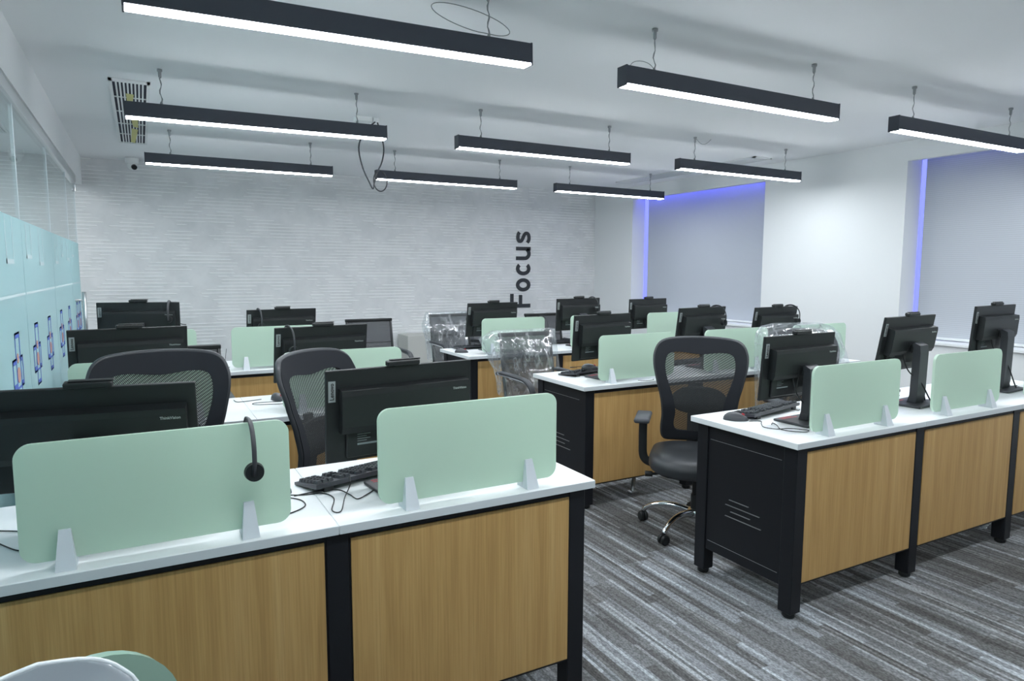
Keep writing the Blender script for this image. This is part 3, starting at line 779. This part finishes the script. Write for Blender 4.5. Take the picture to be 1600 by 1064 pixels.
# ------------------------------------------------------------------ task chairs (face -Y)
def prof(z):
    tab = [(.45, .205), (.56, .185), (.68, .168), (.78, .180), (.88, .205), (1.0, .245), (1.08, .275)]
    for (a, ya), (b_, yb) in zip(tab, tab[1:]):
        if z <= b_:
            t = max(0, min(1, (z - a) / (b_ - a))); t = t * t * (3 - 2 * t) * .5 + t * .5
            return ya + (yb - ya) * t
    return tab[-1][1]
def sy(x, z, off=0): return prof(z) - .9 * x * x + off
def outline(half, n=5):
    pts = [(x, z, 0) for x, z in half] + [(-x, z, 0) for x, z in half[-2:0:-1]]
    return [(p.x, p.y) for p in smooth_path(pts, n, closed=True)]
OUT = outline([(0, .480), (.15, .481), (.192, .497), (.200, .55), (.194, .63), (.203, .72), (.228, .82), (.247, .91), (.247, .975), (.220, 1.028), (.155, 1.049), (0, 1.056)])
INN = outline([(0, .530), (.10, .531), (.130, .545), (.136, .58), (.128, .64), (.140, .715), (.165, .79), (.186, .86), (.190, .925), (.172, .968), (.115, .978), (0, .966)])
def task_chair():
    r = empty('office_chair')
    # seat
    b = MB(); n = 40; rings = [(.96, .385), (1.0, .405), (1.0, .43), (.95, .462), (.80, .474), (.5, .472), (.12, .468)]
    vs = []; fs = []
    for k, z in rings:
        for j in range(n):
            a = 2 * PI * j / n; ca, sa = math.cos(a), math.sin(a); e = 2 / 3.2
            x = .255 * k * math.copysign(abs(ca) ** e, ca); y = -.03 + .245 * k * math.copysign(abs(sa) ** e, sa)
            vs.append((x, y, z - (.02 if y < -.2 and k > .7 else 0) * ((-y - .2) / .08)))
    for i in range(len(rings) - 1):
        for j in range(n): fs.append((i * n + j, i * n + (j + 1) % n, (i + 1) * n + (j + 1) % n, (i + 1) * n + j))
    fs += [tuple(range(n)), tuple((len(rings) - 1) * n + j for j in range(n))]
    b.add(vs, fs).build('seat', M['leather'], r, smooth=True)
    # back: border band, see-through mesh, moulded frame, lumbar pad, spine
    n = len(OUT); vs = []; fs = []
    for off in (-.010, .012):
        for ring in (OUT, INN): vs += [(x, sy(x, z, off), z) for x, z in ring]
    for j in range(n):
        k = (j + 1) % n
        fs += [(j, k, n + k, n + j), (2 * n + j, 3 * n + j, 3 * n + k, 2 * n + k), (j, 2 * n + j, 2 * n + k, k), (n + j, n + k, 3 * n + k, 3 * n + j)]
    MB().add(vs, fs).build('backrest', M['fabric'], r, auto=50)
    MB().tube([(x, sy(x, z, .004), z) for x, z in OUT] + [(OUT[0][0], sy(*OUT[0], .004), OUT[0][1])], .0115, 8, cap=False).build('back_frame', M['plastic2'], r, smooth=True)
    vs = []; fs = []; rr = [1.02, .85, .65, .45, .25, .06]; cz = .76
    for q in rr: vs += [(x * q, sy(x * q, cz + (z - cz) * q, 0), cz + (z - cz) * q) for x, z in INN]
    for i in range(len(rr) - 1):
        for j in range(n):
            k = (j + 1) % n; fs.append((i * n + j, i * n + k, (i + 1) * n + k, (i + 1) * n + j))
    fs.append(tuple((len(rr) - 1) * n + j for j in range(n)))
    MB().add(vs, fs).build('mesh_panel', M['mesh'], r, smooth=True)
    lp = [(.150 * math.copysign(abs(math.cos(a)) ** .8, math.cos(a)), .705 + .078 * math.copysign(abs(math.sin(a)) ** .8, math.sin(a))) for a in [2 * PI * j / 28 for j in range(28)]]
    vs = [(x * q, sy(x * q, .705 + (z - .705) * q, o), .705 + (z - .705) * q) for q, o in ((1, .020), (.9, .014), (.9, .045), (1, .036)) for x, z in lp]
    fs = [(i * 28 + j, i * 28 + (j + 1) % 28, (i + 1) % 4 * 28 + (j + 1) % 28, (i + 1) % 4 * 28 + j) for i in (0, 2, 3) for j in range(28)] + [tuple(28 + j for j in range(28)), tuple(56 + j for j in range(28))]
    MB().add(vs, fs).build('lumbar_pad', M['foam'], r, smooth=False)
    sp = MB(); zs = [.34, .40, .50, .60, .70, .76, .80]
    prev = None
    vs = []
    for z in zs:
        y = (sy(0, z, .052) if z > .46 else (.16 if z > .36 else .06)); hw = .034 if z < .75 else .02
        vs += [(-hw, y, z), (hw, y, z), (hw, y + .022, z), (-hw, y + .022, z)]
    fs = [(i * 4 + j, i * 4 + (j + 1) % 4, i * 4 + 4 + (j + 1) % 4, i * 4 + 4 + j) for i in range(len(zs) - 1) for j in range(4)] + [(0, 1, 2, 3), tuple(4 * len(zs) - 4 + j for j in range(4))]
    sp.add(vs, fs); sp.build('back_spine', M['plastic'], r)
    for s in (-1, 1):
        a = MB().tube(smooth_path([(s * .14, .0, .375), (s * .24, .0, .378), (s * .288, .0, .41), (s * .295, .0, .50), (s * .295, .0, .62)], 5), .017, 10, ry=.024).build('armrest', M['plastic'], r, smooth=True)
        MB().rbox(s * .295 - .042, s * .295 + .042, -.125, .115, .6205, .648, .012, 3).build('arm_pad', M['armpad'], a, auto=50)
    mc = MB().rbox(-.10, .10, -.12, .12, .335, .384, .012).tube([(-.09, -.03, .35), (-.20, -.05, .335), (-.235, -.055, .33)], .008, 8); mc.tube([(-.235, -.055, .33), (-.275, -.06, .33)], .016, 12)
    mc.build('tilt_mechanism', M['plastic'], r, auto=40)
    MB().cyl((0, 0, .105), (0, 0, .24), .029, seg=20).cyl((0, 0, .24), (0, 0, .335), .022, seg=20).build('gas_lift', M['plastic'], r, auto=40)
    st = MB().lathe([(.02, .075), (.045, .080), (.048, .12), (.035, .128), (.0, .13)], 22)
    wheel_at = []
    for q in range(5):
        a = q * 2 * PI / 5; d = V((math.cos(a), math.sin(a), 0))
        pts = [d * t + V((0, 0, z)) for t, z in ((.03, .105), (.10, .118), (.18, .118), (.24, .102), (.285, .076), (.298, .060))]
        st.tube(smooth_path(pts, 4), [.021 - .009 * i / 20 for i in range(21)], 10)
        wheel_at.append(d * .298)
    base = st.build('star_base', M['chrome'], r, smooth=True)
    for q, p in enumerate(wheel_at):
        a = q * 1.7 + .4; t = V((math.cos(a), math.sin(a), 0)); mb = MB()
        for s in (-1, 1): mb.lathe([(.0, .0), (.024, .001), (.0275, .006), (.0275, .015), (.022, .020), (.0, .021)], 18, Matrix.Translation(p + V((0, 0, .0285))) @ Matrix.Rotation(a, 4, 'Z') @ Matrix.Rotation(s * PI / 2, 4, 'Y') @ Matrix.Translation((0, 0, .003)))
        mb.cyl(p + V((0, 0, .028)), p + V((0, 0, .068)), .010, seg=10)
        mb.build('caster', M['plastic'], base, auto=40)
    return r
T0 = task_chair()
def base_turn(o, a):
    for ch in o.children:
        if ch.name.startswith('star_base'): ch.rotation_euler = (0, 0, a)
def lift(o, d):
    for ch in o.children:
        if not ch.name.startswith(('star_base', 'gas_lift')): ch.location.z += d
        if ch.name.startswith('gas_lift'): ch.scale.z = 1 + d / .335 * 1.35; ch.location.z -= .02
def chair_at(o, x, y, az, lb, dz=0, bt=None):
    # az: facing azimuth measured from +Y towards +X
    o.location = (x, y, 0); rz = PI - math.radians(az); o.rotation_euler = (0, 0, rz)
    if bt is not None: base_turn(o, math.radians(bt) - rz)
    if dz: lift(o, dz)
    tag(o, lb, 'office chair', 'black mesh-back office chairs')
chair_at(T0, 2.62, 2.68, 224, 'black mesh-back office chair standing in the aisle beside the front window-side desks', -.014, 50)
chair_at(dup(T0, (0, 0, 0)), .05, 2.86, 180, 'black mesh-back office chair at the front row desk against the glass wall', .045)
chair_at(dup(T0, (0, 0, 0)), .752, 2.68, 138, 'turned black mesh-back office chair at the front row desk, glass side of the aisle', .04)
W3 = dup(T0, (0, 0, 0))
chair_at(W3, 3.70, 2.74, 195, 'black office chair wrapped in clear plastic behind the front window-side monitors', 0)

# ------------------------------------------------------------------ visitor chairs (face -Y)
def visitor():
    r = empty('visitor_chair')
    def by(z): return .20 + (z - .45) * .20
    MB().rbox(-.225, .225, -.26, .19, .415, .465, .018, 3).build('seat', M['leather'], r, auto=50)
    p = MB(); vs = [(x, by(z) + .004 - .35 * (.2 ** 2 - x * x) * -1 * .3, z) for z in (.47, .60, .73, .76, .86, .94) for x in (-.205, -.1, 0, .1, .205)]
    fs = [(i * 5 + j, i * 5 + j + 1, i * 5 + 6 + j, i * 5 + 5 + j) for i in range(5) for j in range(4)]
    p.add(vs, fs).build('mesh_panel', M['mesh_dense'], r)
    MB().box(-.2, .2, by(.745) - .004, by(.745) + .002, .742, .748).build('back_seam', M['plastic'], r)
    f = MB()
    for s in (-1, 1): f.tube([(s * .212, by(.44) , .44), (s * .212, by(.70), .70), (s * .212, by(.95), .95)], .012, 8)
    f.tube([(-.212, by(.455), .455), (.212, by(.455), .455)], .010, 8)
    f.build('back_frame', M['plastic'], r, smooth=True)
    MB().rbox(-.226, .226, by(.95) - .014, by(.95) + .016, .938, .968, .008, 3).build('top_rail', M['plastic'], r)
    for s in (-1, 1):
        c = MB().tube(smooth_path([(s * .238, .285, .672), (s * .238, .20, .672), (s * .238, .0, .668), (s * .238, -.16, .655), (s * .238, -.225, .60), (s * .238, -.235, .48), (s * .238, -.235, .10), (s * .238, -.215, .025), (s * .238, -.15, .0135), (s * .238, .22, .0135)], 5), .012, 10)
        c.tube([(s * .238, .19, .44), (s * .238, -.236, .44)], .011, 8)
        fr = c.build('cantilever_frame', M['chrome'], r, smooth=True)
        MB().tube(smooth_path([(s * .238, .235, .684), (s * .238, .05, .684), (s * .238, -.13, .676), (s * .238, -.215, .625), (s * .238, -.24, .56)], 5), .024, 10, ry=.014).build('arm_pad', M['plastic2'], fr, smooth=True)
        MB().tube([(s * .238, .2855, .672), (s * .238, .298, .672)], .014, 10).build('end_plug', M['plastic'], fr)
    MB().tube([(-.238, .22, .0135), (.238, .22, .0135)], .012, 10).build('floor_bar', M['chrome'], r, smooth=True)
    return r
V0 = visitor()
VC = [(.185, 4.20, 'black mesh visitor chair mostly hidden behind the second row monitor, glass wall'),
      (1.87, 5.95, 'black mesh visitor chair without wrapping behind the third row desk, glass side'),
      (2.84, 6.30, 'plastic-wrapped black visitor chair close to the back wall behind the third row'),
      (2.975, 5.66, 'black visitor chair hidden behind the third row monitor by the aisle'),
      (3.79, 5.95, 'black visitor chair between two third row window-side monitors'),
      (2.50, 4.07, 'plastic-wrapped black visitor chair between the second and third window-side rows')]
VO = []
for i, (x, y, lb) in enumerate(VC):
    o = V0 if i == 0 else dup(V0, (0, 0, 0))
    o.location = (x, y, 0); o.rotation_euler = (0, 0, 0); tag(o, lb, 'visitor chair', 'black visitor chairs with chrome frames'); VO.append(o)

# crumpled clear plastic covers
def cover(par, prof_, seed, amp=.008):
    # prof_: list of (z, x0, x1, yf, yb): a bag open at the bottom, closed at the top
    vs = []; fs = []; nu = 36; rows = []
    zs = []
    for i in range(len(prof_) - 1):
        for k in range(6):
            t = k / 6; zs.append(tuple(a + (b_ - a) * t for a, b_ in zip(prof_[i], prof_[i + 1])))
    zs.append(prof_[-1])
    for z, x0, x1, yf, yb in zs:
        for j in range(nu):
            a = 2 * PI * j / nu; e = .45
            cx = math.copysign(abs(math.cos(a)) ** e, math.cos(a)); cy = math.copysign(abs(math.sin(a)) ** e, math.sin(a))
            p = V(((x0 + x1) / 2 + (x1 - x0) / 2 * cx, (yf + yb) / 2 + (yb - yf) / 2 * cy, z))
            nv = noise.noise_vector(p * 7 + V((seed, 0, 0))) * amp + noise.noise_vector(p * 18 + V((seed, 3, 0))) * amp * .35
            vs.append(p + V((nv.x, nv.y, nv.z * .5)))
    n = len(zs)
    fs = [(i * nu + j, i * nu + (j + 1) % nu, (i + 1) * nu + (j + 1) % nu, (i + 1) * nu + j) for i in range(n - 1) for j in range(nu)]
    fs.append(tuple((n - 1) * nu + j for j in range(nu)))
    o = MB().add(vs, fs).build('plastic_cover', M['wrap'], par, smooth=True); o['label'] = 'crumpled clear plastic cover'
cover(VO[5], [(.52, -.25, .25, .10, .33), (.70, -.26, .25, .16, .37), (.86, -.34, .25, .19, .40), (.93, -.36, .25, .22, .41), (.985, -.27, .252, .25, .36)], 1.3)
cover(VO[2], [(.50, -.26, .26, .10, .33), (.72, -.27, .255, .16, .37), (.86, -.30, .25, .19, .40), (.985, -.25, .252, .25, .36)], 5.1, .014)
cover(W3, [(.50, -.30, .30, .02, .30), (.68, -.31, .30, .0, .31), (.85, -.30, .29, .05, .34), (1.02, -.275, .27, .13, .36), (1.065, -.24, .24, .18, .35), (1.085, -.17, .17, .22, .33)], 8.4)

# ------------------------------------------------------------------ odds and ends
o = MB().rbox(-.26, .26, -.18, .18, .0006, .63, .006).build('storage_box', M['beige'], None, (3.06, 7.94, 0))
tag(o, 'low pale box against the back wall behind the wrapped chair', 'box')
# crumpled bag on the floor under the front window-end desk
bm = bmesh.new(); bmesh.ops.create_icosphere(bm, subdivisions=4, radius=1)
for q in bm.verts:
    n_ = noise.noise(q.co * 2.2) * .35 + noise.noise(q.co * 6) * .15
    q.co = V((q.co.x * .09 * (1 + n_), q.co.y * .08 * (1 + n_), max(0.0005, .055 + q.co.z * .055 * (1 + n_))))
o = MB().bm(bm).build('plastic_bag', M['wrap'], None, (4.05, 1.98, 0)); tag(o, 'crumpled clear plastic bag on the carpet under the front window-side desks', 'plastic bag')
# two glossy shell seats in front of the camera-side corner
def shell_chair(x, y, rz, mt, label, htop):
    r = empty('shell_chair', (x, y, 0), rz)
    # bucket: seat rising into a rounded back (faces -Y)
    sec = [(-.22, .43, .16), (-.20, .42, .20), (-.05, .405, .22), (.10, .41, .225), (.17, .45, .225), (.205, .52, .22), (.225, .60, .205), (.238, htop - .10, .150), (.246, htop - .05, .125), (.25, htop - .02, .088), (.252, htop, .025)]
    P = smooth_path(sec, 4); nu = 20; vs = []; fs = []
    for off in (0, .006):
        for q in P:
            for j in range(nu + 1):
                u = -1 + 2 * j / nu; xx = u * q.z
                back = max(0, min(1, (q.y - .45) / .15))
                vs.append((xx, q.x - (.35 * xx * xx + 0) * back * 2.0 + off * back, q.y + (1 - back) * .9 * xx * xx - off * (1 - back)))
    n = len(P); m1 = nu + 1
    for i in range(n - 1):
        for j in range(nu):
            a = i * m1 + j; fs += [(a, a + 1, a + m1 + 1, a + m1)]; a += n * m1; fs += [(a, a + m1, a + m1 + 1, a + 1)]
    rim = [i * m1 for i in range(n)] + [(n - 1) * m1 + j for j in range(1, m1)] + [i * m1 + nu for i in range(n - 2, -1, -1)] + [j for j in range(nu - 1, 0, -1)]
    for a, b_ in zip(rim, rim[1:] + rim[:1]): fs.append((a, b_, b_ + n * m1, a + n * m1))
    MB().add(vs, fs).build('seat_shell', mt, r, smooth=True)
    MB().tube([V(vs[k]) + V((0, .003, 0)) for k in rim[:2 * n + nu - 1]], .0035, 8).build('rim', M['edge_white'] if mt == M['shell'] else mt, r, smooth=True)
    pad = [(.080 + .15 * math.cos(q_) * (1 if math.sin(q_) > 0 else 1), htop - .182 + .15 * math.sin(q_)) for q_ in [2 * PI * k / 40 for k in range(40)]]
    MB().prism(pad, 1, .268, .285).build('back_pad', M['shell_green'], r, auto=40)
    for sx in (-1, 1):
        for sy_ in (-1, 1): MB().tube([(sx * .13, sy_ * .10, .40), (sx * .20, sy_ * .20, .0005)], .010, 8).build('leg', M['chrome'], r, smooth=True)
    tag(r, label, 'chair')
shell_chair(-.062, .835, .45, M['shell'], 'glossy grey shell chair with green back pad, its rounded top before the front desks', .888)

# ------------------------------------------------------------------ camera, world, view
f_, yaw, pit, roll, hc = 1.0559, .5000, .1034, .0028, 1.4254
import os
cy, sy2 = math.cos(yaw), math.sin(yaw); cp, sp2 = math.cos(pit), math.sin(pit)
fw = V((sy2 * cp, cy * cp, -sp2)); rt = V((cy, -sy2, 0)); up = rt.cross(fw)
r2 = math.cos(roll) * rt + math.sin(roll) * up; u2 = -math.sin(roll) * rt + math.cos(roll) * up
cam = bpy.data.cameras.new('camera'); co = bpy.data.objects.new('camera', cam); C.objects.link(co)
mt = Matrix(((r2.x, u2.x, -fw.x, 0), (r2.y, u2.y, -fw.y, 0), (r2.z, u2.z, -fw.z, hc), (0, 0, 0, 1)))
co.matrix_world = mt
cam.sensor_width = 36; cam.lens = f_ * 1000 / 1600 * 36; cam.clip_start = .02
S.camera = co
w = bpy.data.worlds.new('world'); w.use_nodes = True; S.world = w
w.node_tree.nodes['Background'].inputs['Color'].default_value = (.6, .7, .8, 1); w.node_tree.nodes['Background'].inputs['Strength'].default_value = .1
S.view_settings.view_transform = 'Standard'; S.view_settings.look = 'None'; S.view_settings.gamma = 1; S.view_settings.use_curve_mapping = False
S.view_settings.exposure = 1.72
S.cycles.use_denoising = True
S.cycles.max_bounces = 14; S.cycles.diffuse_bounces = 12; S.cycles.transparent_max_bounces = 24
S.cycles.sample_clamp_indirect = 0
